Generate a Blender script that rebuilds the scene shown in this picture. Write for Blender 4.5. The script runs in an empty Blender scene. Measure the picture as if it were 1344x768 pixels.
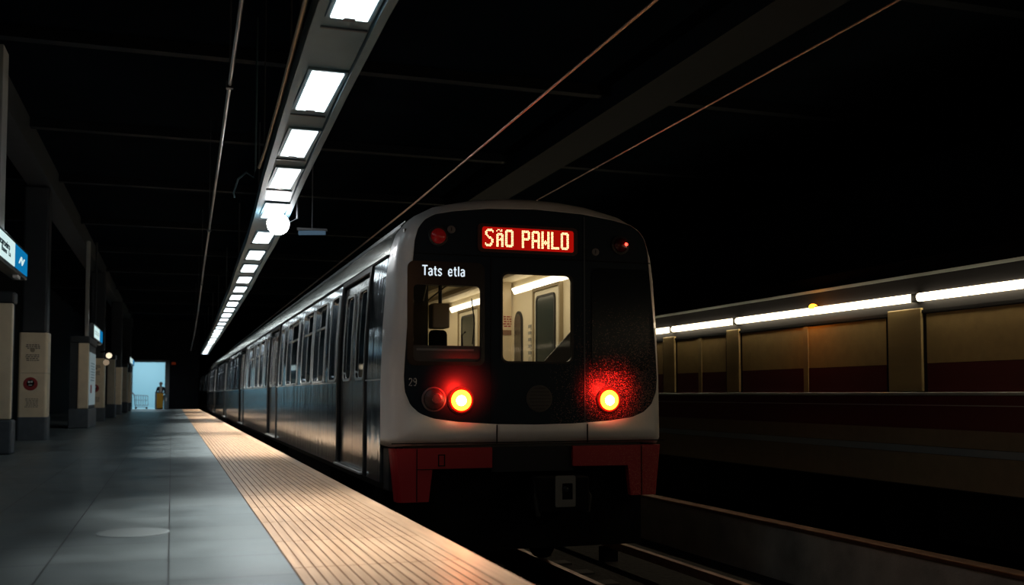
import bpy, bmesh, math, random
from mathutils import Vector, Matrix
random.seed(7)
scene = bpy.context.scene
COL = scene.collection
PI = math.pi

# ------------------------------------------------------------------ materials
def _nt(name):
    m = bpy.data.materials.new(name); m.use_nodes = True
    nt = m.node_tree; nt.nodes.clear()
    out = nt.nodes.new('ShaderNodeOutputMaterial')
    return m, nt, out

def mat(name, col, rough=0.5, metal=0.0, noise=0.0, nscale=8.0, bump=0.0, bscale=40.0, emit=None, es=0.0, stretch=None, coat=0.0, spec=0.5):
    m, nt, out = _nt(name)
    b = nt.nodes.new('ShaderNodeBsdfPrincipled')
    b.inputs['Base Color'].default_value = (*col, 1)
    b.inputs['Roughness'].default_value = rough
    b.inputs['Metallic'].default_value = metal
    b.inputs['Coat Weight'].default_value = coat
    b.inputs['Specular IOR Level'].default_value = spec
    nt.links.new(b.outputs[0], out.inputs[0])
    tc = nt.nodes.new('ShaderNodeTexCoord')
    src = tc.outputs['Object']
    if stretch:
        mp = nt.nodes.new('ShaderNodeMapping'); mp.inputs['Scale'].default_value = stretch
        nt.links.new(src, mp.inputs[0]); src = mp.outputs[0]
    if noise > 0:
        n = nt.nodes.new('ShaderNodeTexNoise'); n.inputs['Scale'].default_value = nscale; n.inputs['Detail'].default_value = 5
        r = nt.nodes.new('ShaderNodeMapRange')
        r.inputs[1].default_value = 0.25; r.inputs[2].default_value = 0.75
        r.inputs[3].default_value = 1 - noise; r.inputs[4].default_value = 1 + noise
        mx = nt.nodes.new('ShaderNodeMix'); mx.data_type = 'RGBA'; mx.blend_type = 'MULTIPLY'
        mx.inputs[0].default_value = 1; mx.inputs[6].default_value = (*col, 1)
        nt.links.new(src, n.inputs[0]); nt.links.new(n.outputs[0], r.inputs[0]); nt.links.new(r.outputs[0], mx.inputs[7])
        nt.links.new(mx.outputs[2], b.inputs['Base Color'])
    if bump > 0:
        n2 = nt.nodes.new('ShaderNodeTexNoise'); n2.inputs['Scale'].default_value = bscale; n2.inputs['Detail'].default_value = 4
        bp = nt.nodes.new('ShaderNodeBump'); bp.inputs['Strength'].default_value = bump; bp.inputs['Distance'].default_value = 0.02
        nt.links.new(src, n2.inputs[0]); nt.links.new(n2.outputs[0], bp.inputs['Height']); nt.links.new(bp.outputs[0], b.inputs['Normal'])
    if emit:
        b.inputs['Emission Color'].default_value = (*emit, 1); b.inputs['Emission Strength'].default_value = es
    return m

def emis(name, col, s):
    m, nt, out = _nt(name)
    e = nt.nodes.new('ShaderNodeEmission'); e.inputs[0].default_value = (*col, 1); e.inputs[1].default_value = s
    nt.links.new(e.outputs[0], out.inputs[0]); return m

def glass(name, tint=(1, 1, 1), gl=0.06, rough=0.03):
    m, nt, out = _nt(name)
    t = nt.nodes.new('ShaderNodeBsdfTransparent'); t.inputs[0].default_value = (*tint, 1)
    g = nt.nodes.new('ShaderNodeBsdfGlossy'); g.inputs['Roughness'].default_value = rough
    x = nt.nodes.new('ShaderNodeMixShader'); x.inputs[0].default_value = gl
    nt.links.new(t.outputs[0], x.inputs[1]); nt.links.new(g.outputs[0], x.inputs[2]); nt.links.new(x.outputs[0], out.inputs[0])
    return m

def floor_mat():
    m, nt, out = _nt('slate_tiles')
    b = nt.nodes.new('ShaderNodeBsdfPrincipled'); nt.links.new(b.outputs[0], out.inputs[0])
    tc = nt.nodes.new('ShaderNodeTexCoord')
    mp = nt.nodes.new('ShaderNodeMapping'); mp.inputs['Location'].default_value = (0.0, 0.21, 0)
    br = nt.nodes.new('ShaderNodeTexBrick'); br.offset = 0.0; br.squash = 1.0
    br.inputs['Scale'].default_value = 1.0
    br.inputs['Brick Width'].default_value = 0.55; br.inputs['Row Height'].default_value = 0.62
    br.inputs['Mortar Size'].default_value = 0.004; br.inputs['Mortar Smooth'].default_value = 0.1
    br.inputs['Color1'].default_value = (.125, .160, .175, 1); br.inputs['Color2'].default_value = (.165, .205, .22, 1)
    br.inputs['Mortar'].default_value = (.018, .022, .025, 1)
    nt.links.new(tc.outputs['Object'], mp.inputs[0]); nt.links.new(mp.outputs[0], br.inputs[0])
    n = nt.nodes.new('ShaderNodeTexNoise'); n.inputs['Scale'].default_value = 2.2; n.inputs['Detail'].default_value = 6
    nt.links.new(tc.outputs['Object'], n.inputs[0])
    r = nt.nodes.new('ShaderNodeMapRange'); r.inputs[1].default_value = .3; r.inputs[2].default_value = .7; r.inputs[3].default_value = .8; r.inputs[4].default_value = 1.15
    nt.links.new(n.outputs[0], r.inputs[0])
    mx = nt.nodes.new('ShaderNodeMix'); mx.data_type = 'RGBA'; mx.blend_type = 'MULTIPLY'; mx.inputs[0].default_value = 1
    nt.links.new(br.outputs[0], mx.inputs[6]); nt.links.new(r.outputs[0], mx.inputs[7]); nt.links.new(mx.outputs[2], b.inputs['Base Color'])
    r2 = nt.nodes.new('ShaderNodeMapRange'); r2.inputs[1].default_value = .3; r2.inputs[2].default_value = .7; r2.inputs[3].default_value = .30; r2.inputs[4].default_value = .46
    nt.links.new(n.outputs[0], r2.inputs[0]); nt.links.new(r2.outputs[0], b.inputs['Roughness'])
    bp = nt.nodes.new('ShaderNodeBump'); bp.inputs['Strength'].default_value = .25; bp.inputs['Distance'].default_value = .004; bp.invert = True
    nt.links.new(br.outputs[1], bp.inputs['Height']); nt.links.new(bp.outputs[0], b.inputs['Normal'])
    return m

def strip_mat(nosing=False):
    m, nt, out = _nt('tan_nosing' if nosing else 'tan_ribbed')
    b = nt.nodes.new('ShaderNodeBsdfPrincipled'); nt.links.new(b.outputs[0], out.inputs[0])
    tc = nt.nodes.new('ShaderNodeTexCoord')
    mp = nt.nodes.new('ShaderNodeMapping'); mp.inputs['Scale'].default_value = (22, 1.1, 6)
    n = nt.nodes.new('ShaderNodeTexNoise'); n.inputs['Scale'].default_value = 1.4; n.inputs['Detail'].default_value = 6
    nt.links.new(tc.outputs['Object'], mp.inputs[0]); nt.links.new(mp.outputs[0], n.inputs[0])
    cr = nt.nodes.new('ShaderNodeValToRGB')
    cr.color_ramp.elements[0].position = .3; cr.color_ramp.elements[0].color = (.32, .208, .126, 1)
    cr.color_ramp.elements[1].position = .72; cr.color_ramp.elements[1].color = (.53, .365, .235, 1)
    nt.links.new(n.outputs[0], cr.inputs[0])
    nt.links.new(cr.outputs[0], b.inputs['Base Color'])
    b.inputs['Roughness'].default_value = .38
    bp = nt.nodes.new('ShaderNodeBump'); bp.inputs['Strength'].default_value = .12; bp.inputs['Distance'].default_value = .003
    nt.links.new(n.outputs[0], bp.inputs['Height']); nt.links.new(bp.outputs[0], b.inputs['Normal'])
    return m

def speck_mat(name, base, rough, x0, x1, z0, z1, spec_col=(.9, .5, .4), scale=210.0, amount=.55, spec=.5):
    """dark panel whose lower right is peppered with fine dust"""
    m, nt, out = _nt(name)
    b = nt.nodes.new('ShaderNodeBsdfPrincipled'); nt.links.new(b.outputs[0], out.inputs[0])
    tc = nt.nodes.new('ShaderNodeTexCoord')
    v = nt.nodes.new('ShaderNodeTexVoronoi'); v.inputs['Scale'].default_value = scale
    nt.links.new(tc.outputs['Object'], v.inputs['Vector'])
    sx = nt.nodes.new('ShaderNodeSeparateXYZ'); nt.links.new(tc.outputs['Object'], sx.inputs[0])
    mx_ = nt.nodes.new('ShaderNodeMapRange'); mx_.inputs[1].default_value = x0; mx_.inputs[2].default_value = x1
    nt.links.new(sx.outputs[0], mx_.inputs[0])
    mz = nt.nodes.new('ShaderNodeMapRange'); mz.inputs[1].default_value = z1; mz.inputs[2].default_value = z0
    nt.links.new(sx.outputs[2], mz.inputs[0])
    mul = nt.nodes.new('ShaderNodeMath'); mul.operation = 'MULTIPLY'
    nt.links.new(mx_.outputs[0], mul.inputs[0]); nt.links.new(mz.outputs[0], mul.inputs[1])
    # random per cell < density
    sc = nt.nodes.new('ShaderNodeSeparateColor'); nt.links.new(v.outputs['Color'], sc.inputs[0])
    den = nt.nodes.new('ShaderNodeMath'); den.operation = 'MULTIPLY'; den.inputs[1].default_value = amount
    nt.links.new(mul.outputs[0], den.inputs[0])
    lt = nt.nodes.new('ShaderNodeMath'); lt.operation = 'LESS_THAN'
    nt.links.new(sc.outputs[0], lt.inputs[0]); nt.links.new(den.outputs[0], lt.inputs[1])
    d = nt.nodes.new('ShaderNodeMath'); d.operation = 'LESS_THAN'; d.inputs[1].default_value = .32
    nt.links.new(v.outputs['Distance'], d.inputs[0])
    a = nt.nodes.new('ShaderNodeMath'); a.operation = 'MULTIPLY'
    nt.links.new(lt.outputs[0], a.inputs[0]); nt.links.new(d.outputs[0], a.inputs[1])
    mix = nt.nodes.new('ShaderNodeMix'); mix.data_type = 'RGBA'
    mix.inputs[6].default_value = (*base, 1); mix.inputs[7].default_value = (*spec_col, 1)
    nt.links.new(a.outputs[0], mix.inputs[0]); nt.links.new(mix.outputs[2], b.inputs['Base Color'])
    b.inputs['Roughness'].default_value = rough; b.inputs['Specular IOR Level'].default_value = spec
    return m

M = {}
M['floor'] = floor_mat()
M['strip'] = strip_mat()
M['nosing'] = strip_mat(True)
M['groove'] = mat('groove_brown', (.24, .14, .08), .7, noise=.2)
M['concrete'] = mat('dark_concrete', (.07, .07, .072), .9, noise=.35, nscale=3, bump=.3)
M['kerb'] = mat('kerb_concrete', (.5, .48, .44), .85, noise=.35, nscale=2.2, bump=.3)
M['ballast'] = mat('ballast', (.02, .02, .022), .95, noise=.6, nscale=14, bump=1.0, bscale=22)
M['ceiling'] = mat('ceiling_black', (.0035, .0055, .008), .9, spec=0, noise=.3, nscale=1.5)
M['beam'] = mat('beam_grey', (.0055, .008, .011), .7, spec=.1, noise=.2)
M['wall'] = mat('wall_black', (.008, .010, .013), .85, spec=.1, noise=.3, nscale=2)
M['pillar'] = mat('pillar_dark', (.022, .029, .036), .5, noise=.2, nscale=5)
M['cream'] = mat('cream_enamel', (.74, .64, .47), .3, noise=.1, nscale=4)
M['plinth'] = mat('plinth_slate', (.075, .095, .115), .45, noise=.2)
M['upright'] = mat('upright_pale', (.4, .42, .4), .45)
M['ink'] = mat('notice_ink', (.10, .08, .07), .7)
M['redmark'] = mat('emblem_red', (.28, .025, .03), .5)
M['white'] = mat('white_print', (.75, .75, .75), .6)
M['trough'] = mat('trough_grey', (.09, .17, .21), .5, noise=.1)
M['troughdark'] = mat('trough_dark', (.05, .055, .06), .5)
M['steelpipe'] = mat('conduit_steel', (.45, .43, .40), .35, metal=.9)
M['wire'] = mat('copper_wire', (.75, .42, .26), .4, metal=.6)
M['rail'] = mat('rail_rust_redlit', (.30, .17, .12), .35, metal=.8, noise=.3)
M['black'] = mat('matte_black', (.006, .006, .007), .8, spec=.1)
M['rubber'] = mat('black_rubber', (.01, .01, .01), .6)
M['shell'] = mat('white_shell', (.62, .60, .59), .35, noise=.05, nscale=4, coat=.2)
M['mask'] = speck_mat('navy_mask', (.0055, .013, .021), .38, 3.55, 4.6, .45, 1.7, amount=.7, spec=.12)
M['maskpane'] = speck_mat('dark_pane', (.003, .006, .010), .2, 3.8, 4.7, .7, 1.75, spec=.10)
M['surround'] = mat('black_surround', (.004, .004, .005), .25)
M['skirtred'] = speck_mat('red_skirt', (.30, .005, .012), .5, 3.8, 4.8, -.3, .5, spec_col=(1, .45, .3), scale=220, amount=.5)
M['blue'] = mat('blue_steel', (.36, .42, .47), .12, metal=.96, noise=.25, nscale=3, bump=.34, bscale=2.4, stretch=(1, 2.4, .35))
M['door'] = mat('door_steel', (.32, .31, .30), .2, metal=.92, noise=.1, bump=.2, bscale=2.5, stretch=(1, 3, .3))
M['roof'] = mat('roof_silver', (.66, .67, .62), .2, metal=.85, bump=.05, bscale=1.2, stretch=(1, .3, 1), noise=.1)
M['chrome'] = mat('bright_trim', (.68, .69, .68), .3, metal=.7)
M['sideglass'] = mat('side_glass', (.012, .018, .022), .05, metal=0, spec=.9)
M['hull'] = mat('hull_dark', (.012, .013, .016), .5, spec=.2)
M['glass'] = glass('front_glass', gl=.003)
M['cabin'] = mat('cabin_cream', (.78, .70, .52), .55)
M['cabindark'] = mat('cabin_dark', (.06, .06, .055), .6)
M['cabdoor'] = mat('cabin_door', (.74, .69, .54), .45)
M['console'] = mat('console_grey', (.16, .14, .12), .6)
M['beige'] = mat('beige_box', (.45, .38, .27), .6)
M['intlight'] = emis('cabin_light', (1, .86, .60), 3.5)
M['ledback'] = emis('led_back', (.36, .004, .002), 1.0)
M['led'] = emis('led_dots', (1, .62, .30), 3.2)
M['bezel'] = mat('sign_bezel', (.05, .006, .006), .35)
M['white_glow'] = emis('white_lettering', (.8, .9, 1), .95)
M['lampcore'] = emis('lamp_core', (1, .80, .45), 30)
M['lampring'] = emis('lamp_ring', (1, .42, .02), 7)
M['lampglow'] = emis('lamp_lens', (1, .012, .004), 1.1)
M['redlens'] = mat('red_lens', (.35, .012, .015), .2, emit=(1, .02, .02), es=.02)
M['redpoint'] = emis('red_point', (1, .05, .03), 5)
M['headlens'] = mat('clear_lens', (.05, .035, .035), .12, bump=.3, bscale=60)
M['grille'] = mat('speaker_grille', (.03, .03, .032), .6, bump=.6, bscale=160)
M['number'] = mat('number_grey', (.5, .47, .43), .5)
M['diff'] = [emis('diffuser_%d' % i, (.86, .97, 1.0), s) for i, s in enumerate((7.0, 2.2, 3.6))]
M['bulb'] = emis('bulb', (.95, .98, 1), 60)
M['faint'] = emis('faint_tube', (.30, .52, .75), .16)
M['sign_white'] = emis('sign_white', (.66, .88, .88), .95)
M['sign_blue'] = emis('sign_blue', (.005, .22, .52), .75)
M['sign_frame'] = mat('sign_frame', (.02, .022, .025), .4)
M['sign_ink'] = mat('sign_ink', (.03, .08, .11), .6)
M['poster'] = mat('poster_white', (.7, .78, .8), .5, emit=(.5, .75, .85), es=.12)
M['paleblue'] = mat('pale_blue_wall', (.45, .66, .72), .9)
M['yellow'] = mat('yellow_paint', (.75, .38, .02), .45)
M['binblue'] = mat('grey_blue_plastic', (.20, .28, .33), .5)
M['cart'] = mat('cart_wire', (.20, .13, .15), .5, metal=.4)
M['pcream'] = mat('passing_cream', (.44, .33, .15), .5, noise=.12, nscale=2, stretch=(1, .2, 3))
M['pcreamlow'] = mat('passing_lower', (.22, .18, .12), .55, noise=.1)
M['polive'] = mat('passing_blind', (.50, .36, .15), .6, noise=.1)
M['pred'] = mat('passing_red', (.11, .012, .016), .5)
M['pgrey'] = mat('passing_roof', (.014, .014, .017), .6, spec=.2)
M['ptrim'] = mat('passing_trim', (.45, .50, .50), .35, metal=.5)
M['pblue'] = mat('passing_sill', (.25, .32, .38), .4, metal=.3)
M['ptube'] = emis('passing_light', (1, .83, .55), 8.0)
M['amber'] = emis('amber_lamp', (1, .28, .01), 12)
M['disc'] = mat('pale_disc', (.25, .30, .32), .4)
M['skin'] = mat('skin', (.45, .26, .19), .55)
M['hair'] = mat('hair', (.015, .012, .012), .6)
M['jacket'] = mat('jacket', (.03, .035, .045), .8)
M['shirt'] = mat('shirt', (.6, .6, .58), .8)
M['trousers'] = mat('trousers', (.03, .035, .05), .8)
M['rustlamp'] = emis('rust_lamp', (.35, .05, .015), .12)

# ------------------------------------------------------------------ helpers
def link(name, bm, m, parent=None, smooth=False):
    me = bpy.data.meshes.new(name)
    bmesh.ops.recalc_face_normals(bm, faces=bm.faces)
    bm.to_mesh(me); bm.free()
    return link_me(name, me, m, parent, smooth)

def link_me(name, me, m, parent=None, smooth=False):
    me.materials.clear(); me.materials.append(m)
    for p in me.polygons:
        p.use_smooth = smooth
    o = bpy.data.objects.new(name, me); COL.objects.link(o)
    if parent is not None:
        o.parent = parent
        if parent.get('_world'):
            # parts built in world coordinates keep them
            o.matrix_parent_inverse = Matrix.Translation(parent['_loc']).inverted() if True else None
    return o

def thing(name, label, cat, loc=(0, 0, 0), group=None, world=False, rz=0):
    o = bpy.data.objects.new(name, None); COL.objects.link(o)
    o.empty_display_size = .2
    o.location = loc; o.rotation_euler = (0, 0, rz)
    o['label'] = label; o['category'] = cat
    if group: o['group'] = group
    if world:
        o['_world'] = 1; o['_loc'] = list(loc)
    return o

def tag(o, label, cat, group=None):
    o['label'] = label; o['category'] = cat
    if group: o['group'] = group
    return o

def struct(name, bm, m, parent=None):
    o = link(name, bm, m, parent)
    if parent is None: o['kind'] = 'structure'
    return o

def sub(name, bm, m, parent, smooth=False):
    """child of a mesh part that itself sits in world coordinates"""
    o = link(name, bm, m, None, smooth); o.parent = parent
    return o

def box(bm, x0, x1, y0, y1, z0, z1, bev=0.0):
    t = bmesh.new()
    bmesh.ops.create_cube(t, size=1)
    for v in t.verts:
        v.co = Vector(((x0 + x1) / 2 + v.co.x * (x1 - x0), (y0 + y1) / 2 + v.co.y * (y1 - y0), (z0 + z1) / 2 + v.co.z * (z1 - z0)))
    if bev > 0:
        bmesh.ops.bevel(t, geom=list(t.edges), offset=bev, segments=3, affect='EDGES', profile=.5)
    add(bm, t); return bm

def add(bm, t):
    me = bpy.data.meshes.new('tmp'); t.to_mesh(me); t.free(); bm.from_mesh(me); bpy.data.meshes.remove(me)

def vbox(x0, x1, y0, y1, z0, z1, r):
    """box rounded on its upright edges only"""
    bm = bmesh.new(); lp = rrect(x0, x1, y0, y1, r, 4)
    a = [bm.verts.new((x, y, z0)) for x, y in lp]; b = [bm.verts.new((x, y, z1)) for x, y in lp]; n = len(lp)
    bm.faces.new(a); bm.faces.new(b)
    for k in range(n): bm.faces.new((a[k], a[(k + 1) % n], b[(k + 1) % n], b[k]))
    return bm

def B(*a, **k):
    return box(bmesh.new(), *a, **k)

def tube(bm, pts, r, n=8, cap=True):
    pts = [Vector(p) for p in pts]; rings = []
    for i, p in enumerate(pts):
        d = (pts[min(i + 1, len(pts) - 1)] - pts[max(i - 1, 0)]).normalized()
        a = Vector((0, 0, 1)) if abs(d.z) < .9 else Vector((1, 0, 0))
        u = d.cross(a).normalized(); w = d.cross(u)
        rings.append([bm.verts.new(p + (u * math.cos(2 * PI * k / n) + w * math.sin(2 * PI * k / n)) * r) for k in range(n)])
    for a, b in zip(rings, rings[1:]):
        for k in range(n):
            bm.faces.new((a[k], a[(k + 1) % n], b[(k + 1) % n], b[k]))
    if cap:
        bm.faces.new(rings[0]); bm.faces.new(rings[-1])
    return bm

def lathe(bm, prof, c, axis='Y', n=32):
    """prof: list of (radius, offset along axis); axis Y points towards -Y as offset grows"""
    rings = []
    for r, h in prof:
        ring = []
        for k in range(n):
            a = 2 * PI * k / n
            if axis == 'Y': p = (c[0] + r * math.cos(a), c[1] - h, c[2] + r * math.sin(a))
            elif axis == 'Z': p = (c[0] + r * math.cos(a), c[1] + r * math.sin(a), c[2] + h)
            else: p = (c[0] + h, c[1] + r * math.cos(a), c[2] + r * math.sin(a))
            ring.append(bm.verts.new(p))
        rings.append(ring)
    for a, b in zip(rings, rings[1:]):
        for k in range(n):
            bm.faces.new((a[k], a[(k + 1) % n], b[(k + 1) % n], b[k]))
    bm.faces.new(rings[0]); bm.faces.new(rings[-1])
    return bm

def rrect(x0, x1, z0, z1, r, n=6):
    pts = []
    for cx, cz, a0 in ((x1 - r, z1 - r, 0), (x0 + r, z1 - r, 90), (x0 + r, z0 + r, 180), (x1 - r, z0 + r, 270)):
        for k in range(n + 1):
            a = math.radians(a0 + 90 * k / n)
            pts.append((cx + r * math.cos(a), cz + r * math.sin(a)))
    return pts

def plate_me(loops, depth, fn):
    """filled outline (first loop) with holes (other loops), extruded by depth, every vertex mapped by fn(u, v, w)"""
    cu = bpy.data.curves.new('plate', 'CURVE'); cu.dimensions = '2D'; cu.fill_mode = 'BOTH'; cu.extrude = depth / 2
    for lp in loops:
        s = cu.splines.new('POLY'); s.points.add(len(lp) - 1); s.use_cyclic_u = True
        for p, q in zip(s.points, lp): p.co = (q[0], q[1], 0, 1)
    o = bpy.data.objects.new('plate', cu)
    COL.objects.link(o)
    dg = bpy.context.evaluated_depsgraph_get(); dg.update()
    me = bpy.data.meshes.new_from_object(o.evaluated_get(dg))
    COL.objects.unlink(o); bpy.data.objects.remove(o); bpy.data.curves.remove(cu)
    for v in me.vertices:
        v.co = fn(v.co.x, v.co.y, v.co.z + depth / 2)
    bm = bmesh.new(); bm.from_mesh(me); bpy.data.meshes.remove(me)
    bmesh.ops.remove_doubles(bm, verts=bm.verts, dist=1e-5)
    return bm

def text_bm(s, size, fn, thick=.012, extrude=.002):
    cu = bpy.data.curves.new('t', 'FONT'); cu.body = s; cu.size = size; cu.extrude = extrude; cu.offset = thick * size
    cu.align_x = 'CENTER'; cu.align_y = 'CENTER'; cu.resolution_u = 3
    o = bpy.data.objects.new('t', cu); COL.objects.link(o)
    dg = bpy.context.evaluated_depsgraph_get(); dg.update()
    me = bpy.data.meshes.new_from_object(o.evaluated_get(dg))
    COL.objects.unlink(o); bpy.data.objects.remove(o); bpy.data.curves.remove(cu)
    for v in me.vertices: v.co = fn(v.co.x, v.co.y, v.co.z)
    bm = bmesh.new(); bm.from_mesh(me); bpy.data.meshes.remove(me)
    return bm

def prism_xz(pts, y0, y1):
    bm = bmesh.new()
    a = [bm.verts.new((x, y0, z)) for x, z in pts]; b = [bm.verts.new((x, y1, z)) for x, z in pts]
    bm.faces.new(a); bm.faces.new(b)
    n = len(pts)
    for k in range(n): bm.faces.new((a[k], a[(k + 1) % n], b[(k + 1) % n], b[k]))
    return bm

def copy_tree(o, parent=None):
    c = o.copy(); COL.objects.link(c)
    if parent is not None: c.parent = parent
    for ch in list(o.children): copy_tree(ch, c)
    return c

def light(name, kind, loc, energy, col=(1, 1, 1), rot=(0, 0, 0), size=.1, size_y=None, **k):
    l = bpy.data.lights.new(name, kind); l.energy = energy; l.color = col
    if kind == 'AREA':
        l.size = size
        if size_y: l.shape = 'RECTANGLE'; l.size_y = size_y
    elif kind in ('POINT', 'SPOT'): l.shadow_soft_size = size
    for a, b in k.items(): setattr(l, a, b)
    o = bpy.data.objects.new(name, l); o.location = loc; o.rotation_euler = rot; COL.objects.link(o); return o

STROKES = {
 'T': [[(0, 1), (.62, 1)], [(.31, 1), (.31, 0)]],
 'a': [[(.04, .60), (.14, .70), (.30, .70), (.42, .60), (.42, .0)], [(.42, .40), (.20, .40), (.05, .30), (.05, .10), (.16, 0), (.30, .02), (.42, .14)]],
 't': [[(.16, .95), (.16, .14), (.24, .02), (.36, .02)], [(0, .68), (.34, .68)]],
 's': [[(.40, .58), (.30, .70), (.12, .70), (.04, .60), (.05, .46), (.36, .26), (.40, .14), (.30, .01), (.12, .01), (.02, .12)]],
 'e': [[(.04, .36), (.44, .36), (.42, .56), (.30, .70), (.16, .70), (.04, .56), (.03, .18), (.15, .01), (.30, .01), (.43, .13)]],
 'l': [[(.08, 1), (.08, 0)]],
 '2': [[(.04, .8), (.14, .97), (.34, .97), (.46, .84), (.44, .62), (.03, .02), (.48, .02)]],
 '9': [[(.44, .62), (.30, .46), (.13, .50), (.04, .70), (.13, .95), (.34, .97), (.45, .80), (.44, .3), (.32, .02), (.10, .03)]],
}
WID = {'T': .66, 'a': .56, 't': .44, 's': .52, 'e': .56, 'l': .26, '2': .62, '9': .6}
def stroke_word(word, x, y, z, size, r, squash=.9):
    bm = bmesh.new(); cx = x
    for ch in word:
        for st in STROKES[ch]:
            tube(bm, [(cx + a * size * squash, y, z + b * size) for a, b in st], r, 6)
        cx += WID[ch] * size * squash + r * .9
    return bm

# ------------------------------------------------------------------ setting
CEIL = 5.0
bm = bmesh.new(); box(bm, -4.6, .55, -8, 61, -.3, 0); struct('floor', bm, M['floor'])
bm = bmesh.new(); box(bm, .55, 1.46, -8, 84, -.3, -.006); struct('platform_edge_base', bm, M['groove'])
# tan ribs laid along the platform edge, in slabs 0.9 m long
bm = bmesh.new()
nr, x0, x1 = 16, .552, 1.355
pit = (x1 - x0) / nr
for i in range(nr):
    y = -7.7
    while y < 61:
        L = .9 if y < 30 else 4.5
        box(bm, x0 + i * pit + .0042, x0 + (i + 1) * pit - .0042, y + .005, y + L - .005, -.006, .002); y += L
struct('tactile_strip', bm, M['strip'])
bm = bmesh.new(); box(bm, 1.358, 1.48, -8, 61, -.16, .004, bev=.006); struct('platform_nosing', bm, M['nosing'])
bm = bmesh.new(); box(bm, .5, 1.4, -8, 84, -1.3, -.3); struct('platform_wall', bm, M['concrete'])
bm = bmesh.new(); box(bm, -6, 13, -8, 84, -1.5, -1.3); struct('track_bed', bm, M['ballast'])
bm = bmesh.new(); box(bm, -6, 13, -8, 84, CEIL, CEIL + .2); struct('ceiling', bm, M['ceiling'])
for k, y in enumerate([-2, 3.2, 8.4, 12.6, 16.8, 21, 26, 31, 36, 42, 48, 54]):
    bm = bmesh.new(); box(bm, -4.6, 12.5, y, y + .16, CEIL - .14, CEIL)
    struct('ceiling_rib', bm, M['beam'])
bm = bmesh.new(); box(bm, -2.5, -2.1, -8, 61, CEIL - .45, CEIL); struct('ceiling_beam', bm, M['pillar'])
bm = bmesh.new(); box(bm, 5.6, 6.3, -8, 84, CEIL - .3, CEIL); struct('ceiling_beam', bm, M['beam'])
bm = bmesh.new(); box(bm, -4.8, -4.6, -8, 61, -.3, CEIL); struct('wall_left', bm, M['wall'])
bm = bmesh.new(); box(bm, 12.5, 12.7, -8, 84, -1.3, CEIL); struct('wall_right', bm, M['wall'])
bm = bmesh.new(); box(bm, -4.8, 12.7, 84, 84.2, -1.3, CEIL); struct('wall_tunnel_end', bm, M['wall'])
bm = bmesh.new(); box(bm, -4.8, 12.7, -8.2, -8, -1.3, CEIL); struct('wall_near', bm, M['wall'])
# far wall of the platform with its doorway
bm = bmesh.new()
box(bm, -4.6, -2.08, 61, 61.25, -.3, CEIL); struct('wall_far', bm, M['wall'])
bm = bmesh.new(); box(bm, -.36, 1.46, 61, 61.25, -.3, CEIL); struct('wall_far_right', bm, M['wall'])
bm = bmesh.new(); box(bm, -2.08, -.36, 61, 61.25, 2.63, CEIL); struct('wall_far_lintel', bm, M['wall'])
bm = bmesh.new()
box(bm, -.36, -.12, 60.93, 61.27, 0, 2.73); box(bm, -2.2, -2.08, 60.93, 61.27, 0, 2.73); box(bm, -2.2, -.12, 60.93, 61.27, 2.63, 2.75)
struct('door_1', bm, mat('jamb_grey', (.16, .18, .19), .6))
bm = bmesh.new(); box(bm, -3.2, .5, 66, 66.2, -.3, 3.6); struct('wall_beyond', bm, M['paleblue'])
bm = bmesh.new(); box(bm, -3.2, -3.05, 61.25, 66, -.3, 3.6); struct('wall_beyond_left', bm, M['paleblue'])
bm = bmesh.new(); box(bm, .35, .5, 61.25, 66, -.3, 3.6); struct('wall_beyond_right', bm, M['paleblue'])
bm = bmesh.new(); box(bm, -3.2, .5, 61.25, 66, 3.6, 3.7); struct('ceiling_beyond', bm, M['paleblue'])
bm = bmesh.new(); box(bm, -3.2, .5, 61.25, 66, -.3, 0); struct('floor_beyond', bm, M['paleblue'])
light('hall_beyond_light', 'AREA', (-1.4, 63.4, 3.5), 95, (.86, .95, 1), (0, 0, 0), 2.6, 3.2)
# kerb between the tracks
bm = bmesh.new(); box(bm, 6.6, 6.95, -8, 84, -1.3, -.70); struct('track_kerb', bm, M['kerb'])
bm = bmesh.new(); box(bm, 6.57, 6.75, -8, 84, -.70, -.655, bev=.01); struct('kerb_capping', bm, M['rail'])  # rust brown here stands in for red light along the kerb edge

def rail(x, label):
    pr = [(-.07, -1.3), (.07, -1.3), (.07, -1.28), (.012, -1.26), (.012, -1.15), (.035, -1.135), (.035, -1.1), (-.035, -1.1), (-.035, -1.135), (-.012, -1.15), (-.012, -1.26), (-.07, -1.28)]
    o = link('running_rail', prism_xz([(x + a, z) for a, z in pr], -7.9, 83.9), M['rail'])
    tag(o, label, 'rail', 'running rails'); return o
rail(2.69, 'running rail nearest the platform, under the left side of the grey train')
rail(4.13, 'running rail under the right side of the grey train')
rail(8.6, 'near running rail under the cream and red train')
t = thing('conductor_rail', 'low conductor rail beside the grey train, reddish top catching the light', 'rail', (5.3, 0, -1.3), world=True)
link('rail_bar', B(5.26, 5.34, -7.9, 83.9, -1.12, -1.02, bev=.01), M['rail'], t)
for k in range(30): link('insulator', B(5.2, 5.4, -6 + 3 * k, -5.85 + 3 * k, -1.3, -1.12), M['black'], t)
bm = bmesh.new()
for k in range(120): box(bm, 2.1, 4.75, -7.5 + .72 * k, -7.26 + .72 * k, -1.3, -1.275)
struct('sleepers', bm, M['concrete'])

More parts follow.
